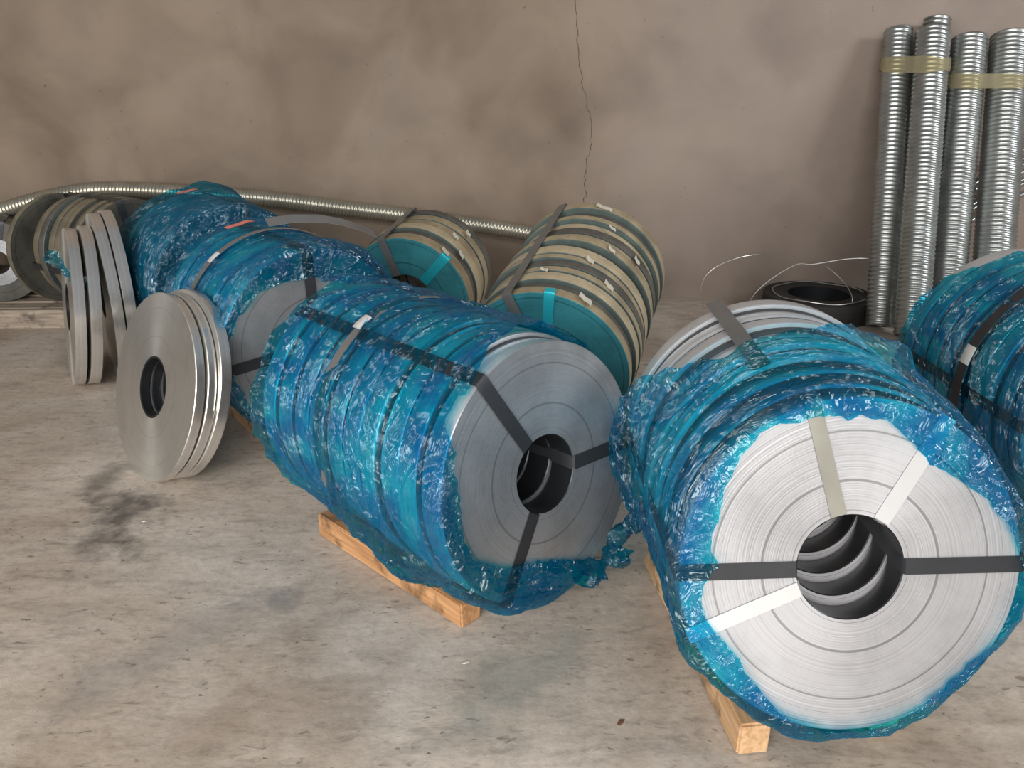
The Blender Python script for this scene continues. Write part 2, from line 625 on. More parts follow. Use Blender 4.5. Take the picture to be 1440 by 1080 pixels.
M['strap'] = simple('black_steel_strap', (.035, .037, .042), .42, .3, .3, 9)
M['strap_grey'] = simple('grey_steel_strap', (.23, .225, .22), .40, .5, .25, 7)
M['strap_olive'] = simple('tarnished_steel_strap', (.36, .35, .30), .38, .55, .3, 6)
M['strap_bright'] = simple('bright_steel_strap', (.74, .74, .74), .25, .45, .10, 6)
M['strap_cyan'] = simple('cyan_filmed_strap', (.03, .52, .62), .3, .45, .15, 6)
M['clip'] = simple('strap_clip', (.72, .71, .69), .4, .4, .2, 20)
M['bore'] = simple('shaded_inner_wrap', (.026, .028, .032), .32, .5, .3, 10)  # oily inner turns, with the bore's shade painted into the near-black
M['film'] = film_mat('blue_film', (.035, .72, .86), (.018, .41, .70))
M['film_deep'] = film_mat('deep_blue_film', (.04, .56, .74), (.02, .38, .58), (.004, .20, .33), .16)
M['wood'] = wood_mat('sawn_pine', (.56, .36, .20), (.40, .22, .10))
M['wood_dark'] = wood_mat('bark_edged_pine', (.50, .27, .12), (.30, .14, .055))
M['wood_old'] = wood_mat('weathered_pallet_wood', (.33, .27, .21), (.19, .15, .115))
M['tube'] = simple('galvanised_duct', (.40, .415, .40), .33, .85, .3, 12)
M['tube_old'] = simple('dull_galvanised_duct', (.46, .43, .35), .34, .75, .3, 8)
M['wire'] = simple('bare_wire', (.55, .54, .52), .35, .8, .2, 20)
M['sticker'] = simple('red_sticker', (.75, .21, .15), .5, 0, .15, 20)
M['paper'] = simple('white_paper_tab', (.55, .51, .42), .6, 0, .15, 20)
M['crack'] = simple('crack_shadow_line', (.085, .07, .055), .9, 0, .3, 30)
M['chip'] = simple('brown_wood_chip', (.16, .075, .035), .8, 0, .4, 60)


def tape_mat():
    m, nt, nodes, links = new_mat('yellowed_clear_tape')
    out = N(nodes, 'ShaderNodeOutputMaterial')
    tr = N(nodes, 'ShaderNodeBsdfTransparent')
    tr.inputs[0].default_value = (.86, .80, .58, 1)
    p = N(nodes, 'ShaderNodeBsdfPrincipled')
    p.inputs['Base Color'].default_value = (.42, .37, .24, 1)
    p.inputs['Roughness'].default_value = .22
    ms = N(nodes, 'ShaderNodeMixShader')
    ms.inputs[0].default_value = .42
    links.new(tr.outputs[0], ms.inputs[1])
    links.new(p.outputs[0], ms.inputs[2])
    links.new(ms.outputs[0], out.inputs[0])
    return m


M['tape'] = tape_mat()

# ------------------------------------------------------------------ the setting
WY = 5.64
flo = mesh_obj('floor', [(-9, -7, 0), (9, -7, 0), (9, WY + .2, 0), (-9, WY + .2, 0), (-9, -7, -.2), (9, -7, -.2), (9, WY + .2, -.2), (-9, WY + .2, -.2)],
               [(0, 1, 2, 3), (7, 6, 5, 4), (0, 4, 5, 1), (1, 5, 6, 2), (2, 6, 7, 3), (3, 7, 4, 0)], M['floor'])
tag(flo, 'worn grey-beige concrete floor with oil stains', None, kind='structure')
wal = mesh_obj('wall_back', [(-9, WY, 0), (9, WY, 0), (9, WY, 5), (-9, WY, 5), (-9, WY + .2, 0), (9, WY + .2, 0), (9, WY + .2, 5), (-9, WY + .2, 5)],
               [(0, 1, 2, 3), (7, 6, 5, 4), (0, 4, 5, 1), (1, 5, 6, 2), (2, 6, 7, 3), (3, 7, 4, 0)], M['wall'])
tag(wal, 'brown-grey rendered wall with a thin vertical crack', None, kind='structure')
# crack: a thin jagged line in the render
cr = catmull([(.365, 2.5), (.40, 1.96), (.45, 1.52), (.536, 1.18), (.515, .95), (.504, .714), (.49, .45), (.47, .2)], 16)
V, F = [], []
for i, q in enumerate(cr):
    x = q[0] + .010 * float(vnoise(i * .7, 3.1, 0)) + .006 * float(vnoise(i * 1.9, 9.1, 0))
    w = .0022 + .0014 * float(vnoise(i * .9, 1.7, 5))
    V += [(x - w, WY - .0012, q[1]), (x + w, WY - .0012, q[1]), (x, WY + .006, q[1])]
for i in range(len(cr) - 1):
    a, b = i * 3, i * 3 + 3
    F += [(a, a + 1, b + 1, b), (a, b, b + 2, a + 2), (a + 1, a + 2, b + 2, b + 1)]
mesh_obj('crack', V, F, M['crack'], wal)

# ------------------------------------------------------------------ coil builders
DISC = {}


def disc_mesh(R, rb, w, mat, segs=96, hub=0.):
    key = (round(R, 4), round(rb, 4), round(w, 4), mat.name, round(hub, 4))
    if key in DISC:
        return DISC[key]
    ch = min(.0025, w * .1)
    prof = [(rb, ch), (rb + ch, 0), (R * .6 + rb * .4, 0), (R - ch, 0), (R, ch), (R, w - ch), (R - ch, w), (rb + ch, w + hub), (rb, w + hub - ch)]
    n = len(prof)
    V, F = [], []
    for i in range(segs):
        an = 2 * PI * i / segs
        for (r, y) in prof:
            V.append((r * math.cos(an), y, r * math.sin(an)))
    for i in range(segs):
        i2 = (i + 1) % segs
        for j in range(n):
            j2 = (j + 1) % n
            F.append((i * n + j, i * n + j2, i2 * n + j2, i2 * n + j))
    me = bpy.data.meshes.new('slit_coil')
    me.from_pydata(V, [], F)
    me.update()
    me.materials.append(mat)
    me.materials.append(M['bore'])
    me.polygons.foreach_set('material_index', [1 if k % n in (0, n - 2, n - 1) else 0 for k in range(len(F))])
    me.polygons.foreach_set('use_smooth', [True] * len(me.polygons))
    me.set_sharp_from_angle(angle=.5)
    DISC[key] = me
    return me


class Pack:
    """a strapped bundle of slit coils; local y runs from the front face (0) to the back (L)"""

    def __init__(s, name, X, Y, h, R, rb, L, zc, tilt0=0., tilt1=None, rise=0., shift=None):
        s.R, s.rb, s.L, s.zc, s.t0, s.t1, s.rise = R, rb, L, zc, tilt0, (tilt0 if tilt1 is None else tilt1), rise
        s.shift = shift or (lambda a: 0.0)
        s.root = empty(name, (X, Y, 0), h)

    def tilt(s, a):
        k = np.clip(np.asarray(a, float) / s.L, 0, 1)
        return s.t0 + (s.t1 - s.t0) * k

    def pt(s, a, r, th, fwd=0.):
        """local points: depth a, radius r, angle th seen from the front (0 right, 90 top); fwd = offset along the face normal"""
        a, r, th, fwd = np.broadcast_arrays(np.asarray(a, float), np.asarray(r, float), np.asarray(th, float), np.asarray(fwd, float))
        t = s.tilt(a)
        x = r * np.cos(th)
        u = r * np.sin(th)
        y = a + u * np.sin(t) - fwd * np.cos(t)
        z = s.zc + s.rise * a + u * np.cos(t) + fwd * np.sin(t)
        return np.stack([x, y, z], -1)

    def discs(s, n, mats, gap=.006, jr=.006, jx=.006, seed=1, widths=None, mesh_segs=96, first=None, sep=False):
        r = random.Random(seed)
        widths = widths or [1.0] * n
        tot = sum(widths)
        a = 0.
        s.disc = []
        for i in range(n):
            pitch = widths[i] / tot * s.L
            w = pitch - gap
            m = mats[i % len(mats)] if i or first is None else first
            dR = round(r.choice([-1, -.5, 0, .5, 1]) * jr, 4) if i else 0.
            o = link_mesh('slit_coil', disc_mesh(s.R + dR, s.rb, round(w, 4), m, mesh_segs, round(gap * .7, 4)), s.root)
            t = float(s.tilt(a))
            o.location = (r.uniform(-jx, jx) if i else 0., a, s.zc + s.rise * a + (dR if dR < 0 else 0) * .3)
            o.rotation_euler = (-t, 0, 0)
            s.disc.append(o)
            if sep and i < n - 1:  # added dark rings that paint shade into the gaps
                q = link_mesh('gap_shade_ring', disc_mesh(s.R - .007, s.R * .72, round(gap - .001, 4), M['gap_shade_ring'], mesh_segs), s.root)
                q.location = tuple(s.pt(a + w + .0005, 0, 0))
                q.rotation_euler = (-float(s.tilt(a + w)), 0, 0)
            a += pitch

    def ribbon(s, name, path, th, width, mat, parent=None, thick=.0016):
        """strap whose centre line follows (depth, radius, fwd) points at a fixed angle"""
        V, F = [], []
        side = np.array([-math.sin(th), 0, math.cos(th)])
        n = len(path)
        P = [s.pt(a, r, th, f) for (a, r, f) in path]
        for i in range(n):
            t = P[min(i + 1, n - 1)] - P[max(i - 1, 0)]
            t = t / (np.linalg.norm(t) + 1e-9)
            tl = float(s.tilt(path[i][0]))
            sd = np.array([-math.sin(th), math.cos(th) * math.sin(tl), math.cos(th) * math.cos(tl)])
            nn = np.cross(sd, t)
            for (q, e) in ((-.5, 0), (.5, 0), (.5, 1), (-.5, 1)):
                V.append(P[i] + sd * width * q + nn * thick * (e - .5))
        for i in range(n - 1):
            for k in range(4):
                k2 = (k + 1) % 4
                F.append((i * 4 + k, i * 4 + k2, (i + 1) * 4 + k2, (i + 1) * 4 + k))
        F.append((0, 1, 2, 3))
        F.append(tuple((n - 1) * 4 + k for k in (3, 2, 1, 0)))
        return mesh_obj(name, V, F, mat, parent or s.root, .6)

    def eye_strap(s, th, width, mat, face_only=False, off=.0035):
        """strap through the eye: inside the bore, over the front face, along the tread, down the back"""
        rb, R, L = s.rb, s.R + off + .004, s.L
        path = [(L * .5, rb - .003, 0), (.05, rb - .003, 0), (.006, rb - .002, 0), (0, rb + .004, off)]
        for k in range(1, 7):
            path.append((0, rb + (R - rb) * k / 7, off))
        path += [(0, R - .006, off), (0, R, .001)]
        if face_only:
            path += [(.03, R, 0)]
        else:
            for k in range(1, 17):
                path.append((L * k / 16 * 1.0 + .004, R, 0))
            path += [(L + .006, R - .01, 0), (L + .006, rb, 0)]
        return s.ribbon('strap', path, th, width, mat)

    def ring_strap(s, a, width, mat, off=.008, th0=0, th1=2 * PI, n=90):
        V, F = [], []
        full = abs(th1 - th0 - 2 * PI) < 1e-6
        ths = [th0 + (th1 - th0) * i / (n if full else n - 1) for i in range(n)]
        for th in ths:
            for (da, dr) in ((-.5, 0), (.5, 0), (.5, 1), (-.5, 1)):
                V.append(s.pt(a + da * width, s.R + off + dr * .0018, th))
        for i in range(n if full else n - 1):
            i2 = (i + 1) % n
            for k in range(4):
                k2 = (k + 1) % 4
                F.append((i * 4 + k, i * 4 + k2, i2 * 4 + k2, i2 * 4 + k))
        return mesh_obj('strap', V, F, mat, s.root, .6)

    def clip(s, a, th, parent, mat=None, size=(.036, .05), off=.010):
        """folded metal seal crimped round the strap"""
        V, F = [], []
        n = 7
        for i in range(n):
            t = th + (i / (n - 1) - .5) * size[1] / s.R
            for j in range(5):
                q = j / 4 - .5
                hgt = off + .004 * (1 - (2 * q) ** 4) + .0012 * (i in (2, 4))
                V.append(s.pt(a + q * size[0], s.R + hgt, t))
        F = grid_faces(n, 5)
        b = len(V)
        for i in range(n):
            t = th + (i / (n - 1) - .5) * size[1] / s.R
            for j in range(5):
                V.append(s.pt(a + (j / 4 - .5) * size[0], s.R + off - .003, t))
        F += [tuple(reversed([x + b for x in f])) for f in grid_faces(n, 5)]
        rim = [i * 5 for i in range(n)] + [(n - 1) * 5 + j for j in range(1, 5)] + [i * 5 + 4 for i in range(n - 2, -1, -1)] + [j for j in range(3, 0, -1)]
        for k in range(len(rim)):
            p, q = rim[k], rim[(k + 1) % len(rim)]
            F.append((p, q, q + b, p + b))
        return mesh_obj('clip', V, F, mat or M['clip'], parent, .7)

    def patch(s, name, a, th, da, dth, off, mat, parent=None, skew=0.):
        """small rectangular sheet lying on the tread (sticker, paper tab)"""
        V = []
        n = 6
        for i in range(n):
            for j in range(2):
                q = i / (n - 1) - .5
                V.append(s.pt(a + (j - .5) * da + skew * q, s.R + off + .002 * math.sin(i * 1.7), th + q * dth))
        top = grid_faces(n, 2)
        b = len(V)
        V2 = [np.array(v) * 1.0 for v in V]
        for i in range(n):
            for j in range(2):
                q = i / (n - 1) - .5
                V2.append(s.pt(a + (j - .5) * da + skew * q, s.R + off - .001 + .002 * math.sin(i * 1.7), th + q * dth))
        F = top + [tuple(reversed([x + b for x in f])) for f in top]
        return mesh_obj(name, V2, F, mat, parent or s.root)

    def film(s, mat, front, back, seed, puff=.012, rag=.02, nt=340, ns=130, fold=(1.6, 13.), fold_amp=1.0, crink=1.0,
             th_range=None, name='plastic_film', bulge=None, base=.010):
        """crumpled sheet. front/back: lists of (degrees, s); s<0 lies on the tread at depth -s, s>0 is folded inward over the face"""
        full = th_range is None
        d0, d1 = (0, 360) if full else th_range
        th = np.radians(np.linspace(d0, d1, nt, endpoint=not full))
        deg = np.degrees(th) % 360

        def tab(t):
            x = np.array([q[0] for q in t], float)
            y = np.array([q[1] for q in t], float)
            o = np.argsort(x)
            return np.interp(deg, x[o], y[o], period=360)

        def ragged(k):
            c, q = np.cos(th), np.sin(th)
            return (vnoise(c * 5 + seed, q * 5, k) * 1.0 + vnoise(c * 13, q * 13 + seed, k + 3) * .55 + vnoise(c * 34, q * 34, k + 7 + seed) * .3)
        sf = tab(front) + rag * ragged(1.5)
        sb = tab(back) + rag * ragged(8.5)
        sb = np.minimum(sb, sf - .01)
        j = np.linspace(0, 1, ns)[None, :]
        S = sb[:, None] + (sf - sb)[:, None] * j
        TH = np.repeat(th[:, None], ns, 1)
        R = s.R
        cx, sx = np.cos(TH), np.sin(TH)
        # long folds that run round the bundle, drifting along it
        warp = vnoise(cx * 1.7 + seed, sx * 1.7, S * 2.0) * .10 + vnoise(cx * 4 + seed, sx * 4, S * 5.0) * .03
        fl = ridge(cx * fold[0] + seed * 1.3, sx * fold[0], (S + warp) * fold[1])
        fl2 = ridge(cx * fold[0] * 2.3 + seed * 2.1, sx * fold[0] * 2.3, (S + warp * 1.4) * fold[1] * 2.2 + 5)
        # short crumples in any direction
        X, Yy, Z = cx * R, S, sx * R
        w2 = vnoise(X * 7 + seed, Yy * 7, Z * 7) * .25
        c1 = ridge(X * 11 + seed + w2 * 4, Yy * 11 + w2 * 3, Z * 11)
        c2 = ridge(X * 26 + seed, Yy * 26 + w2 * 7, Z * 26 + w2 * 5)
        patch = smooth(-.15, .45, vnoise(X * 3 + seed * 3, Yy * 3, Z * 3))
        lump = vnoise(X * 4 + 3 * seed, Yy * 4, Z * 4)
        off = base + puff * (fold_amp * (.55 * np.clip(fl, -.3, 1) + .28 * fl2) + crink * (.25 + .75 * patch) * (.30 * c1 + .17 * c2) + .3 * lump)
        # the free edges lift off a little
        edge = np.exp(-(1 - j) * (sf - sb)[:, None] / .03) + np.exp(-j * (sf - sb)[:, None] / .03)
        off = off + .006 * edge * (1 + vnoise(X * 20, Yy * 20, Z * 20 + seed))
        off = np.maximum(off, .0035)
        if bulge is not None:
            off = off + bulge(deg[:, None], S)
        k = smooth(-.018, .018, S)
        a = np.maximum(-S, 0)
        inw = np.maximum(S, 0)
        r = R + off * (1 - k) - inw + .004
        P = s.pt(a, r, TH, off * k * .8 + .001)
        # never through the floor
        P[..., 2] = np.maximum(P[..., 2], .004)
        V = P.reshape(-1, 3)
        o = mesh_obj(name, V.tolist(), grid_faces(nt, ns, full), mat, s.root, 4)
        return o


def skid(name, X, Y, h, L, offs, w, ht, y0, label, cat, group=None, ext=None, mat=None):
    """pair of timbers lying lengthwise under a bundle"""
    for (k, off) in enumerate(offs):
        ca, sa = math.cos(h), math.sin(h)
        l = L if ext is None else ext[k][1] - ext[k][0]
        yc = y0 + L / 2 if ext is None else (ext[k][0] + ext[k][1]) / 2
        o = link_mesh(name, timber_mesh(name, w, l, ht, mat or M['wood'], k + int(abs(X) * 100)))
        o.location = (X + off * ca - yc * sa, Y + off * sa + yc * ca, 0)
        o.rotation_euler = (0, 0, h)
        tag(o, label[k], cat, group)


# ------------------------------------------------------------------ bundle A: white faced, front right
A = Pack('steel_coil_bundle', .763, 1.534, .025, .39, .121, .74, .468, .249, .02, rise=.055)
tag(A.root, 'largest coil bundle at front right, white steel face ringed by torn blue film', 'coil bundle', 'strapped bundles of steel strip coil')
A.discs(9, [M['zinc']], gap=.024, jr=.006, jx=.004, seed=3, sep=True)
for (dg, w, m) in ((105, .036, 'strap_olive'), (59, .038, 'strap_bright'), (0.5, .038, 'strap'), (181, .038, 'strap'), (203, .036, 'strap_bright')):
    A.eye_strap(math.radians(dg), w, M[m], face_only=m in ('strap_bright', 'strap_olive'))
A.ribbon('strap', [(.22 + .53 * k / 12, A.R + .012, 0) for k in range(13)], math.radians(112), .045, M['strap_grey'])
A.film(M['film'],
       [(0, .012), (15, .04), (35, .075), (55, .11), (68, .085), (80, .055), (95, .05), (105, .03), (125, .015), (140, .035), (155, .055), (178, .085),
        (188, .05), (200, .055), (215, .07), (235, .055), (248, .02), (262, .012), (290, .018), (310, .035), (325, .02), (345, .008)],
       [(0, -.62), (35, -.48), (55, -.36), (75, -.29), (95, -.26), (112, -.27), (128, -.33), (145, -.46), (160, -.64), (180, -.72), (215, -.70), (270, -.66), (320, -.66)],
       2, puff=.022, rag=.012, fold=(1.5, 11), nt=420, ns=170,
       bulge=lambda d, S: (.034 * smooth(15, 60, d) * smooth(235, 170, d)) * np.exp(-((S + .27 + .28 * smooth(115, 160, d) + .20 * smooth(70, 35, d)) / .045) ** 2) + .02 * np.exp(-((d - 185) / 30) ** 2) * smooth(-.3, -.6, S))

# ------------------------------------------------------------------ bundle B: grey faced, centre
B = Pack('steel_coil_bundle', .095, 1.993, .76, .374, .111, .92, .466, .136, .05)
tag(B.root, 'dark grey faced coil bundle in centre foreground wrapped in glossy blue film', 'coil bundle', 'strapped bundles of steel strip coil')
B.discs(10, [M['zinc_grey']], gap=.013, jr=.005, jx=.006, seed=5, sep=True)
for dg in (122, 358, 238):
    B.eye_strap(math.radians(dg), .042, M['strap'])
st = B.ring_strap(.56, .034, M['strap_grey'], off=.017)
B.clip(.56, math.radians(118), st, off=.029)
B.film(M['film'],
       [(0, -.05), (60, -.06), (90, -.05), (110, -.03), (122, -.012), (135, -.004), (150, .01), (165, .03), (180, .045), (205, .055), (222, .085), (240, .12), (258, .13), (275, .11), (288, .06), (300, -.02), (330, -.05)],
       [(0, -.93), (90, -.93), (180, -.935), (270, -.93)],
       5, puff=.020, rag=.014, fold=(1.1, 13), fold_amp=1.2, nt=420, ns=200,
       bulge=lambda d, S: .065 * np.exp(-((d - 230) / 17) ** 2) * np.exp(-((S + .37) / .17) ** 2))



def film_tail(P, p0, p1, r0, r1, seed, mat, n=40, m=16):
    """twisted free corner of the film hanging off a bundle"""
    p0, p1 = np.array(p0), np.array(p1)
    d = (p1 - p0) / np.linalg.norm(p1 - p0)
    u = np.cross(d, [0, 0, 1.])
    u /= np.linalg.norm(u)
    v = np.cross(u, d)
    V = []
    for i in range(n):
        k = i / (n - 1)
        c = p0 + (p1 - p0) * k + np.array([0, 0, -.012 * math.sin(k * 3.1)])
        neck = 1 - .75 * math.exp(-((k - .62) / .16) ** 2)
        r = (r0 + (r1 - r0) * k) * neck
        for j in range(m):
            an = 2 * PI * j / m + k * 1.6
            rr = r * (1 + .45 * float(ridge(math.cos(an) * 2.2 + seed, math.sin(an) * 2.2, k * 3.5)) + .18 * float(vnoise(math.cos(an) * 5, math.sin(an) * 5 + seed, k * 14)))
            q = c + u * math.cos(an) * rr + v * math.sin(an) * rr * .45
            if i == n - 1:
                q = q + d * .02 * float(vnoise(j * 1.3, seed, 2))
            q[2] = max(q[2], .004)
            V.append(q)
    F = [(i * m + j, i * m + (j + 1) % m, (i + 1) * m + (j + 1) % m, (i + 1) * m + j) for i in range(n - 1) for j in range(m)]
    return mesh_obj('film_tail', V, F, mat, P.root, 4)


a0 = B.pt(0, B.R - .035, math.radians(281), .02)
film_tail(B, a0, a0 + np.array([.17, -.03, .012]), .055, .045, 4, M['film'])
a0 = A.pt(.56, A.R + .01, math.radians(208), 0)
film_tail(A, a0, a0 + np.array([-.07, .05, -.12]), .06, .05, 7, M['film_deep'])

# ------------------------------------------------------------------ bundle F: dark face in a ring of film
Fp = Pack('steel_coil_bundle', -.795, 3.108, .66, .390, .12, .68, .482, 0, 0)
tag(Fp.root, 'blue-wrapped coil bundle behind the leaning bright discs, dark face with black cross straps', 'coil bundle', 'strapped bundles of steel strip coil')
Fp.discs(8, [M['zinc_grey']], gap=.008, seed=8)
for dg in (92, 186, 300):
    Fp.eye_strap(math.radians(dg), .045, M['strap'])
st = Fp.ring_strap(.36, .036, M['strap_grey'], off=.030)
Fp.clip(.36, math.radians(128), st, off=.033)
Fp.film(M['film'],
        [(0, .08), (45, .11), (80, .13), (110, .10), (140, .05), (180, .03), (220, .035), (270, .04), (320, .07)],
        [(0, -.70), (90, -.70), (180, -.70), (270, -.70)], 9, puff=.016, rag=.014, fold=(1.4, 12), nt=360, ns=150,
        bulge=lambda d, S: .022 * smooth(165, 120, d) * np.exp(-((S + .02) / .05) ** 2) - .004)
tl_pts = [(-.02, .448), (.10, .452), (.22, .440), (.33, .412), (.43, .372), (.50, .335)]
V, F = [], []
for (x, z) in tl_pts:
    for (dy, dz) in ((-.018, -.014), (.018, .014), (.018, .0158), (-.018, -.0122)):
        V.append((x, .36 + dy + .10 * max(x, 0) ** 2, Fp.zc + z + dz))
for i in range(len(tl_pts) - 1):
    for k in range(4):
        F.append((i * 4 + k, i * 4 + (k + 1) % 4, i * 4 + 4 + (k + 1) % 4, i * 4 + 4 + k))
F += [(0, 1, 2, 3), tuple(len(V) - 1 - k for k in range(4))]
mesh_obj('strap_tail', V, F, M['strap_grey'], Fp.root, .6)
Fp.patch('sticker', .54, math.radians(100), .05, .28, .042, M['sticker'])

# ------------------------------------------------------------------ bundle E: fully closed in film, behind F
Ep = Pack('steel_coil_bundle', -1.42, 4.02, .66, .40, .12, .62, .50, 0, 0)
tag(Ep.root, 'coil bundle closed all over in dark blue film, against the back row at left', 'coil bundle', 'strapped bundles of steel strip coil')
Ep.discs(7, [M['zinc_grey']], gap=.008, seed=11)
for dg in (75, 190, 310):
    Ep.eye_strap(math.radians(dg), .045, M['strap'])
Ep.film(M['film_deep'],
        [(0, .24), (90, .25), (180, .22), (270, .24)],
        [(0, -.66), (60, -.70), (100, -.66), (180, -.64), (270, -.64)], 14, puff=.018, rag=.02, fold=(1.6, 10), nt=320, ns=150,
        bulge=lambda d, S: .05 * np.exp(-((d - 62) / 22) ** 2) * smooth(-.25, -.66, S))
Ep.patch('sticker', .40, math.radians(98), .05, .24, .046, M['sticker'])

# ------------------------------------------------------------------ bundle D: tall kraft edged stack
D = Pack('steel_coil_bundle', .13, 2.96, -.31, .336, .115, .82, .43, -.25, -.25, rise=.255)
tag(D.root, 'long tan-edged coil bundle with teal face standing behind the central blue bundle', 'coil bundle', 'strapped bundles of steel strip coil')
D.discs(15, [M['kraft'], M['dull_tread'], M['kraft_pale'], M['kraft'], M['dull_tread'], M['kraft'], M['kraft_pale'], M['dull_tread'], M['kraft']], gap=.007, jr=.010, jx=.010, seed=21,
        widths=[1, .7, 1.2, .8, .9, .7, 1.3, .8, 1, .7, 1.1, .9, .8, 1.0, 1.1], first=M['kraft_front'])
D.eye_strap(math.radians(112), .042, M['strap_grey'], off=.012)
D.eye_strap(math.radians(84), .040, M['strap_cyan'], face_only=True)
D.eye_strap(math.radians(215), .042, M['strap'])
for (a, dg, dth, da) in ((.03, 62, .16, .03), (.30, 70, .10, .03), (.45, 60, .10, .025), (.20, 52, .13, .03), (.62, 66, .1, .02), (.78, 78, .22, .03), (.52, 40, .1, .03), (.16, 95, .1, .02)):
    D.patch('paper_tab', a, math.radians(dg), da, dth, .014, M['paper'], skew=.02)

# ------------------------------------------------------------------ bundle C: small, kraft edged
Cp = Pack('steel_coil_bundle', -.542, 4.058, -.262, .333, .134, .44, .42, -.19, -.19, rise=.19)
tag(Cp.root, 'short tan-edged coil bundle with teal face below the lying duct', 'coil bundle', 'strapped bundles of steel strip coil')
Cp.discs(6, [M['kraft'], M['dull_tread'], M['kraft_pale'], M['kraft'], M['kraft'], M['dull_tread']], gap=.006, jr=.008, jx=.006, seed=31, widths=[1.2, .8, 1.1, 1.2, 1, .9], first=M['kraft_front'])
Cp.eye_strap(math.radians(108), .045, M['strap_grey'], off=.010)
Cp.eye_strap(math.radians(47), .050, M['strap_cyan'], face_only=True)
Cp.eye_strap(math.radians(230), .045, M['strap'])
for (a, dg, dth, da) in ((.03, 50, .14, .03), (.12, 38, .12, .03), (.22, 52, .12, .03), (.33, 45, .1, .03)):
    Cp.patch('paper_tab', a, math.radians(dg), da, dth, .012, M['paper'], skew=.02)

# ------------------------------------------------------------------ bundle G: olive stack on the pallet at far left
G = Pack('steel_coil_bundle', -2.28, 4.82, .98, .345, .12, .56, .480, 0, 0)
tag(G.root, 'olive-brown coil bundle on the pallet behind the upright shiny discs', 'coil bundle', 'strapped bundles of steel strip coil')
G.discs(9, [M['olive'], M['olive'], M['dull_tread'], M['olive']], gap=.008, jr=.010, jx=.012, seed=41)
G.eye_strap(math.radians(100), .04, M['strap'])
G.eye_strap(math.radians(190), .04, M['strap'])

# ------------------------------------------------------------------ bundle at the right edge
Rp = Pack('steel_coil_bundle', 1.99, 2.28, .03, .40, .125, .80, .485, .05, .0)
tag(Rp.root, 'blue-wrapped coil bundle cut by the right edge of the picture, white rim showing at back', 'coil bundle', 'strapped bundles of steel strip coil')
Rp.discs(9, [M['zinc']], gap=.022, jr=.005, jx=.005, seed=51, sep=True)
for dg in (60, 180, 300):
    Rp.eye_strap(math.radians(dg), .04, M['strap'])
st = Rp.ring_strap(.33, .050, M['strap'], off=.030)
Rp.clip(.33, math.radians(163), st, off=.033, size=(.05, .06))
Rp.film(M['film'],
        [(0, .05), (90, .06), (180, .05), (270, .05)],
        [(0, -.72), (60, -.62), (90, -.58), (115, -.62), (135, -.72), (180, -.79), (270, -.78)], 17, puff=.024, rag=.02, fold=(1.4, 11), nt=340, ns=150)

# ------------------------------------------------------------------ timbers under the bundles
skid('bearer_timber', .763, 1.534, .12, .86, (-.20, .15), .078, .09, -.07,
     ['pine bearer with cut end sticking out under the white-faced front bundle', 'pine bearer hidden under right half of the white-faced front bundle'], 'timber', 'timbers under the coil bundles',
     ext=((-.055, .75), (-.02, .75)))
skid('bearer_timber', .095, 1.993, .80, .8, (-.185, .15), .080, .085, .1,
     ['pine bearer showing below the film of the central blue bundle', 'pine bearer under the far side of the central blue bundle'], 'timber', 'timbers under the coil bundles',
     ext=((.12, .86), (.10, .86)), mat=M['wood_dark'])
skid('bearer_timber', -.795, 3.108, .66, .7, (-.15, .15), .09, .09, 0,
     ['pine bearer end beside the lower edge of the leaning three-disc stack', 'pine bearer under the far side of the bundle with black cross straps'], 'timber', 'timbers under the coil bundles',
     ext=((.03, .68), (.02, .68)))
skid('bearer_timber', -1.42, 4.02, .66, .6, (-.15, .15), .09, .10, 0,
     ['bearer under the near side of the fully closed dark blue bundle', 'bearer under the far side of the fully closed dark blue bundle'], 'timber', 'timbers under the coil bundles',
     ext=((.02, .62), (.02, .62)))
skid('bearer_timber', 1.99, 2.28, .03, .8, (-.155, .155), .08, .09, 0,
     ['bearer under the left side of the bundle at the right picture edge', 'bearer under the right side of the bundle at the right picture edge'], 'timber', 'timbers under the coil bundles',
     ext=((.02, .80), (.02, .80)))
for (P, X, Y, h, y0, ha, y1, hb, la, lb) in (
        (D, .13, 2.96, -.31, .06, .07, .70, .20, 'low cross bearer under the front of the tan-edged bundle', 'high cross bearer under the rear of the long tan-edged bundle'),
        (Cp, -.542, 4.058, -.262, .06, .08, .40, .145, 'low cross bearer under the front of the short tan-edged bundle', 'high cross bearer under the rear of the short tan-edged bundle')):
    for (yy, hh, lab) in ((y0, ha, la), (y1, hb, lb)):
        zb = P.zc + P.rise * yy - math.sqrt(P.R ** 2) * math.cos(P.t0)
        hh = max(.03, zb - .012)
        o = link_mesh('cross_bearer', timber_mesh('cross_bearer', .08, .5, hh, M['wood'], int(yy * 100)))
        o.location = (X - yy * math.sin(h) - P.R * 0, Y + (yy + P.R * math.sin(-P.t0)) * math.cos(h), 0)
        o.rotation_euler = (0, 0, h + PI / 2)
        tag(o, lab, 'timber', 'timbers under the coil bundles')

# ------------------------------------------------------------------ loose coils leaning at left


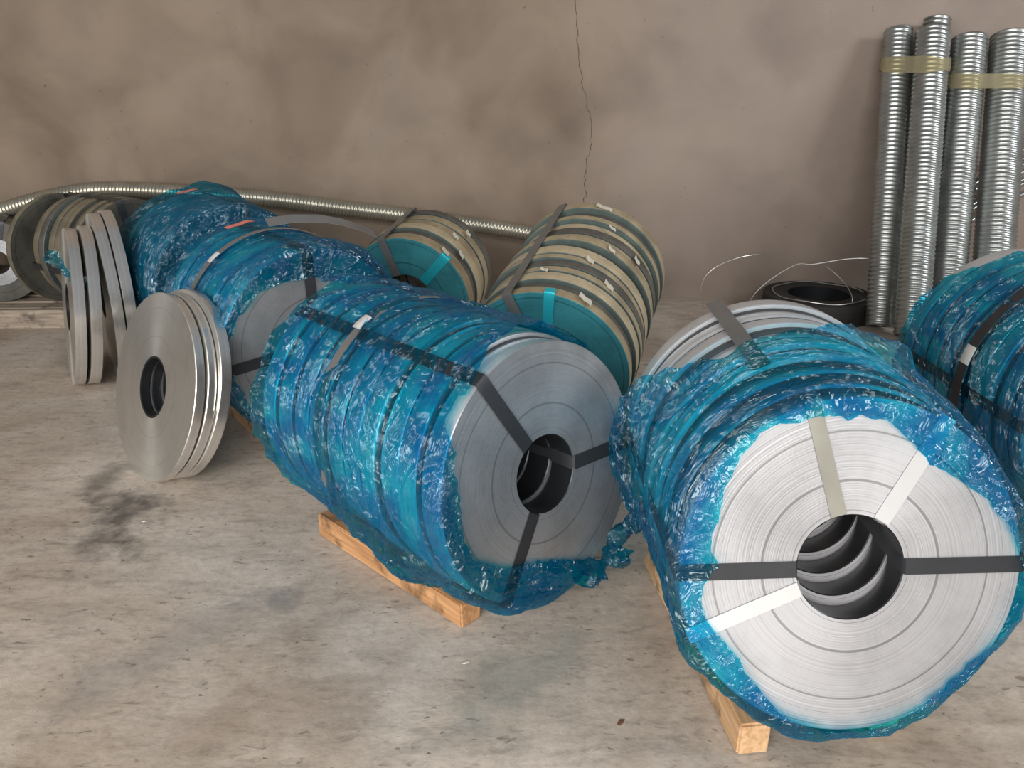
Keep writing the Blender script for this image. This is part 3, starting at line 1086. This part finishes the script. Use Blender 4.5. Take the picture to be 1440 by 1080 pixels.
def loose_coil(x, y, h, tilt, R, rb, w, mat, label, group, yaw_tail=2.2, z=0., lean_roll=0.):
    """single slit coil standing on its edge; origin at its lowest edge"""
    root = empty('steel_strip_coil', (x, y, z))
    root.rotation_euler = (Matrix.Rotation(h, 3, 'Z') @ Matrix.Rotation(-tilt, 3, 'X')).to_euler()
    tag(root, label, 'coil', group)
    b = link_mesh('winding', disc_mesh(R, rb, w, mat, 128), root)
    b.location = (0, 0, R)
    # first turns inside the eye, oily and painted dark for the shade in there
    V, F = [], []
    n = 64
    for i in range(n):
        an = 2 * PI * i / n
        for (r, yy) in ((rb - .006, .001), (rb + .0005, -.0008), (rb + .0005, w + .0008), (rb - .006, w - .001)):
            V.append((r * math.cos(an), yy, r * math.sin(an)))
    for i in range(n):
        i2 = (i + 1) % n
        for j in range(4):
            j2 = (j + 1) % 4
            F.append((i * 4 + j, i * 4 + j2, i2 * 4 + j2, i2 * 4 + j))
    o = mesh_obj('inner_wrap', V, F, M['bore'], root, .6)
    o.location = (0, 0, R)
    # free end of the outer turn, lapped on the tread
    V, F = [], []
    n = 26
    for i in range(n):
        an = yaw_tail + .9 * i / (n - 1)
        lift = .0008 + .0026 * (i / (n - 1)) ** 3
        for (r, yy) in ((R, .002), (R + lift + .0012, .002), (R + lift + .0012, w - .002), (R, w - .002)):
            V.append((r * math.cos(an), yy, r * math.sin(an)))
    for i in range(n - 1):
        for j in range(4):
            j2 = (j + 1) % 4
            F.append((i * 4 + j, (i + 1) * 4 + j, (i + 1) * 4 + j2, i * 4 + j2))
    F.append((0, 1, 2, 3))
    F.append(tuple((n - 1) * 4 + k for k in (3, 2, 1, 0)))
    o = mesh_obj('strip_end', V, F, mat, root, .5)
    o.location = (0, 0, R)
    return root


hH = -.80
nH = np.array([math.sin(hH), -math.cos(hH)])
H0 = np.array([-1.396, 2.966]) + nH * (.375 * math.sin(.30) + .034)
gH = 'bright coils leaning on the blue bundle'
loose_coil(H0[0], H0[1], hH, .300, .375, .121, .035, M['zinc_bright'], 'front disc of the leaning stack, broad matt silver face with black eye', gH, 5.6)
q = H0 - nH * .042
loose_coil(q[0] + .010, q[1] - .010, hH, .300, .372, .121, .034, M['zinc_bright'], 'middle disc sandwiched in the leaning stack with the broad silver face', gH, 5.4)
q = H0 - nH * .080
loose_coil(q[0] + .020, q[1] - .020, hH, .300, .377, .121, .042, M['zinc_bright'], 'rear disc of the leaning stack, touching the blue film', gH, .25)

hK = -1.02
nK = np.array([math.sin(hK), -math.cos(hK)])
K0 = np.array([-2.33, 3.95])
gK = 'bright coils standing edge-on at left'
specK = [(0.0, 0, .13, .40, 'leftmost edge-on shiny disc with a sliver of polished face'), (.066, .02, .13, .405, 'second edge-on shiny disc from the left, blue film scrap across it'),
         (.210, -.05, .02, .425, 'third edge-on shiny disc from the left, nearly the tallest'), (.268, -.06, .02, .43, 'tallest edge-on shiny disc, right beside the dark blue bundle')]
for i, (d, sh, tl, R, lab) in enumerate(specK):
    q = K0 - nK * d + np.array([math.cos(hK), math.sin(hK)]) * sh
    loose_coil(q[0], q[1], hK + .004 * i, tl, R, .12, .052, M['zinc_bright'], lab, gK, 5.7 + .12 * i)
# scrap of blue film stuck over the edge of the shiny discs
V = []
n = 30
for i in range(n):
    k = i / (n - 1)
    c = np.array([-2.02 + .16 * (1 - k) - .22, 3.70 + .02 * k, 0])
    x = -2.185 + .16 * k
    y = 3.70 + .06 * math.sin(k * 2.2)
    z = .72 - .20 * k + .02 * math.sin(k * 9)
    wd = .028 * (1 + .5 * math.sin(k * 11)) + .008
    for j in range(6):
        t = j / 5 - .5
        V.append((x + t * wd * .8 + .006 * float(vnoise(i * .9, j * .8, 2)), y + .012 * float(vnoise(i * .7, j * .9, 4)), z + t * wd * 1.3))
scrap = mesh_obj('film_scrap', V, grid_faces(n, 6), M['film_deep'], None, 4)
tag(scrap, 'small twisted scrap of blue film hanging on the edge-on shiny discs', 'film scrap')

# ------------------------------------------------------------------ pallet, loose coil and reel at far left
pal = empty('wooden_pallet', (-3.02, 5.27, 0), .03)
tag(pal, 'weathered wooden pallet at far left carrying the olive bundle', 'pallet')
bm_long = timber_mesh('deck_board', .11, 1.9, .022, M['wood_old'], 3)
for k in range(4):
    o = link_mesh('deck_board', bm_long, pal)
    o.rotation_euler = (0, 0, PI / 2)
    o.location = (.25, -.25 + k * .165, .098)
fr = link_mesh('front_board', timber_mesh('front_board', .05, 1.9, .12, M['wood_old'], 6), pal)
fr.rotation_euler = (0, 0, PI / 2)
fr.location = (.25, -.345, 0)
st_me = timber_mesh('stringer', .08, .62, .098, M['wood_old'], 5)
for k in range(3):
    o = link_mesh('stringer', st_me, pal)
    o.location = (-.6 + k * .82, -.005, 0)
pl = link_mesh('loose_board', timber_mesh('loose_board', .11, .8, .025, M['wood_old'], 9))
pl.location = (-3.60, 4.70, 0)
pl.rotation_euler = (0, 0, 1.15)
tag(pl, 'grey loose board end lying on the floor at the left picture edge', 'board')

lc = loose_coil(-2.90, 5.16, .98, -.03, .345, .14, .05, M['olive'], 'olive disc standing apart at the left end of the olive bundle', None, 1.0, z=.121)
J = Pack('steel_coil_bundle', -3.33, 5.10, .42, .262, .075, .30, .385, 0, 0)
tag(J.root, 'small coil with pale inner ring, cut by the left picture edge on the pallet', 'coil bundle', 'strapped bundles of steel strip coil')
J.discs(4, [M['olive'], M['dull_tread']], gap=.006, seed=61)
V, F = [], []
n = 64
for i in range(n):
    an = 2 * PI * i / n
    for (r, yy) in ((.077, -.012), (.150, -.012), (.152, -.004), (.152, .004), (.077, .004)):
        V.append((r * math.cos(an), yy, r * math.sin(an)))
for i in range(n):
    for j in range(5):
        F.append((i * 5 + j, i * 5 + (j + 1) % 5, ((i + 1) % n) * 5 + (j + 1) % 5, ((i + 1) % n) * 5 + j))
o = mesh_obj('inner_ring', V, F, M['zinc_grey'], J.root, .6)
o.location = (0, 0, J.zc)
J.eye_strap(math.radians(75), .04, M['strap'])

# ------------------------------------------------------------------ corrugated ducts


def duct(name, pts, R, pitch, mat, per=5, segs=28, depth=.035, helix=True, closed_caps=False):
    pts = [Vector(p) for p in pts]
    cum = [0.]
    for a, b in zip(pts, pts[1:]):
        cum.append(cum[-1] + (b - a).length)
    tot = cum[-1]
    n = int(tot / pitch * per)
    V, F = [], []
    prev = None
    seg = 0
    for i in range(n + 1):
        d = tot * i / n
        while seg < len(pts) - 2 and d > cum[seg + 1]:
            seg += 1
        k = (d - cum[seg]) / (cum[seg + 1] - cum[seg])
        c = pts[seg].lerp(pts[seg + 1], k)
        t = (pts[seg + 1] - pts[seg]).normalized()
        if len(pts) > 2:
            t2 = (pts[min(seg + 2, len(pts) - 1)] - pts[max(seg - 1, 0)]).normalized()
            t = t.lerp(t2, .5).normalized()
        a = t.orthogonal().normalized() if prev is None else (prev - t * prev.dot(t)).normalized()
        prev = a
        b = t.cross(a)
        for s in range(segs):
            an = 2 * PI * s / segs
            ph = 2 * PI * (d / pitch + (s / segs if helix else 0))
            # rounded rib with a narrow seam
            prof = .5 + .5 * math.cos(ph)
            r = R * (1 - depth) + R * depth * 1.6 * (prof ** 2) + R * depth * .35 * max(0., math.cos(2 * ph))
            V.append(c + (a * math.cos(an) + b * math.sin(an)) * r)
    m = n + 1
    for i in range(n):
        for s in range(segs):
            s2 = (s + 1) % segs
            F.append((i * segs + s, i * segs + s2, (i + 1) * segs + s2, (i + 1) * segs + s))
    # inner skin so the open ends show wall thickness
    base = len(V)
    axis0, axis1 = pts[0], pts[-1]
    for (i, c) in ((0, axis0), (n, axis1)):
        for s in range(segs):
            v = V[i * segs + s]
            V.append(c + (v - c) * .955)
    for e, i in ((0, 0), (1, n)):
        for s in range(segs):
            s2 = (s + 1) % segs
            f = (i * segs + s, base + e * segs + s, base + e * segs + s2, i * segs + s2)
            F.append(f if e == 0 else f[::-1])
    for s in range(segs):
        s2 = (s + 1) % segs
        if len(pts) == 2:
            F.append((base + s, base + segs + s, base + segs + s2, base + s2))
    return mesh_obj(name, V, F, mat, None, 4)


DU = [  # base, top, radius, label
    ((2.325, 4.85, 0), (2.447, 5.525, 1.745), .084, 'leftmost upright corrugated duct leaning on the wall'),
    ((2.415, 4.62, 0), (2.600, 5.38, 1.725), .098, 'upright corrugated duct taped in front of the leftmost group, second from left'),
    ((2.54, 4.96, 0), (2.692, 5.545, 1.815), .080, 'upright corrugated duct reaching highest, behind the taped pair'),
    ((2.69, 4.77, 0), (2.886, 5.48, 1.685), .102, 'upright corrugated duct left of the rightmost one, above the white rim'),
    ((2.925, 4.70, 0), (3.130, 5.46, 1.690), .114, 'thickest upright corrugated duct, rightmost against the wall')]
DZ = []
for (p, q, r, lab) in DU:
    o = duct('corrugated_duct', [p, q], r, .0275, M['tube'], per=6)
    # keep the tilted lower lip on the floor
    zmin = min(v.co.z for v in o.data.vertices)
    o.location.z = -zmin + .001
    DZ.append(-zmin)
    tag(o, lab, 'duct', 'upright corrugated ducts')


def tape_band(idx, k, width, label):
    """band of clear tape drawn round neighbouring ducts at a fraction k of their height"""
    pts = []
    for i in idx:
        p, q, r, _ = DU[i]
        p, q = np.array(p), np.array(q)
        kk = (k - DZ[i] - p[2]) / (q[2] - p[2])
        c = p + (q - p) * kk
        for s in range(36):
            an = 2 * PI * s / 36
            pts.append((c[0] + (r * 1.07 + .003) * math.cos(an), c[1] + (r * 1.07 + .003) * 1.08 * math.sin(an)))
    pts = sorted(set(pts))

    def half(ps):
        h = []
        for p in ps:
            while len(h) > 1 and (h[-1][0] - h[-2][0]) * (p[1] - h[-2][1]) - (h[-1][1] - h[-2][1]) * (p[0] - h[-2][0]) <= 0:
                h.pop()
            h.append(p)
        return h[:-1]
    hull = half(pts) + half(pts[::-1])
    V, F = [], []
    for i, (x, y) in enumerate(hull):
        w = 1 + .18 * float(vnoise(i * .35, k * 7, 1))
        for j in range(4):
            dz = (j / 3 - .5) * width * w
            V.append((x + .11 * dz + .003 * float(vnoise(i, j, 3)), y + .40 * dz, k + dz))
    n = len(hull)
    o = mesh_obj('packing_tape', V, grid_faces(n, 4, True), M['tape'], None, 4)
    return tag(o, label, 'tape', 'tape round the upright ducts')


tape_band((0, 1, 2), 1.575, .085, 'yellowed clear tape round the three left upright ducts')
tape_band((3, 4), 1.48, .09, 'yellowed clear tape round the two right upright ducts')

# long duct lying along the wall over the coils
lie = catmull([(-4.35, 5.35, .10), (-3.9, 5.42, .47), (-3.393, 5.46, .675), (-2.952, 5.47, .775), (-2.591, 5.47, .795), (-1.718, 5.46, .745), (-1.15, 5.45, .680),
               (-.578, 5.45, .612), (.097, 5.44, .515), (.30, 5.42, .46), (.50, 5.38, .32), (.70, 5.32, .09)], 8)
o = duct('corrugated_duct', lie, .052, .024, M['tube_old'], per=5, segs=18, depth=.07)
tag(o, 'long thin corrugated duct stretched along the wall behind the coils', 'duct')

# ------------------------------------------------------------------ oddments by the wall
fc = empty('blackened_coil', (2.07, 5.25, 0))
tag(fc, 'low blackened coil lying flat on the floor by the upright ducts', 'coil')
o = link_mesh('winding', disc_mesh(.36, .20, .14, M['dark_coil']), fc)
o.rotation_euler = (PI / 2, 0, 0)
o.location = (0, 0, 0.0)
o.location = (0, 0, .001)
zs = [(o.matrix_basis @ v.co).z for v in o.data.vertices]
o.location.z -= min(zs)
br = tube_along('binding_wire', [(.30 * math.cos(t), .30 * math.sin(t), .146 + .004 * math.sin(5 * t)) for t in np.linspace(0, 5.6, 60)], .004, M['wire'], fc, 6)


def wire(pts, r, label):
    o = tube_along('loose_wire', catmull(pts, 8), r, M['wire'], None, 6)
    return tag(o, label, 'wire', 'loose ends of binding wire')


wire([(1.58, 5.23, .004), (1.617, 5.2, .141), (1.723, 5.2, .252), (1.876, 5.2, .348), (1.98, 5.19, .352), (2.174, 5.15, .395), (2.30, 5.10, .41), (2.38, 4.98, .42)], .0035,
     'thin wire arching from the floor to the upright ducts')
wire([(2.03, 5.08, .36), (2.077, 5.05, .323), (2.157, 5.04, .248), (2.20, 5.03, .181), (2.205, 5.02, .146)], .003, 'short bent wire rising from the blackened coil')
wire([(1.28, 5.30, .003), (1.29, 5.3, .20), (1.36, 5.3, .30), (1.50, 5.32, .36), (1.64, 5.36, .38), (1.74, 5.42, .36)], .0025, 'faint thin wire curving up in front of the wall')

sb = empty('strand_bundle', (3.62, 5.50, 0))
tag(sb, 'bundle of twisted steel strand at the right edge, leaning on the wall', 'strand bundle')
for k in range(7):
    pts = [(-.42 + .9 * t, .02 + .03 * (k % 3), .62 + .05 * k + .55 * t - .25 * t * t + .02 * math.sin(k * 2.3)) for t in np.linspace(0, 1, 16)]
    pts = [(-.42 - .06, .02 + .03 * (k % 3) - .02, .585 + .05 * k + .02 * math.sin(k * 2.3))] + pts
    tube_along('strand', pts, .013, M['tube'], sb, 8)
prop = link_mesh('prop', timber_mesh('prop', .06, .06, .80, M['wood_old'], 4), sb)
prop.location = (.18, .04, 0)

# chips on the floor


def chip(x, y, s, mat, label, rz):
    bm = bmesh.new()
    bmesh.ops.create_icosphere(bm, subdivisions=2, radius=1)
    for v in bm.verts:
        k = 1 + .25 * float(vnoise(v.co.x * 2 + x * 9, v.co.y * 2, v.co.z * 2))
        v.co = Vector((v.co.x * s * 1.5 * k, v.co.y * s * .7 * k, max(v.co.z, -.3) * s * .35 + s * .105))
    me = bpy.data.meshes.new('floor_chip')
    bm.to_mesh(me)
    bm.free()
    me.materials.append(mat)
    o = link_mesh('floor_chip', me)
    o.location = (x, y, 0)
    o.rotation_euler = (0, 0, rz)
    tag(o, label, 'chip')


chip(.271, 1.555, .009, M['chip'], 'brown bark chip on the floor before the white-faced bundle', .9)
chip(-.127, 1.772, .007, M['paper'], 'pale crumb on the floor below the central bundle', .3)
chip(-1.33, 2.52, .006, M['paper'], 'white speck on the black floor stain', .3)
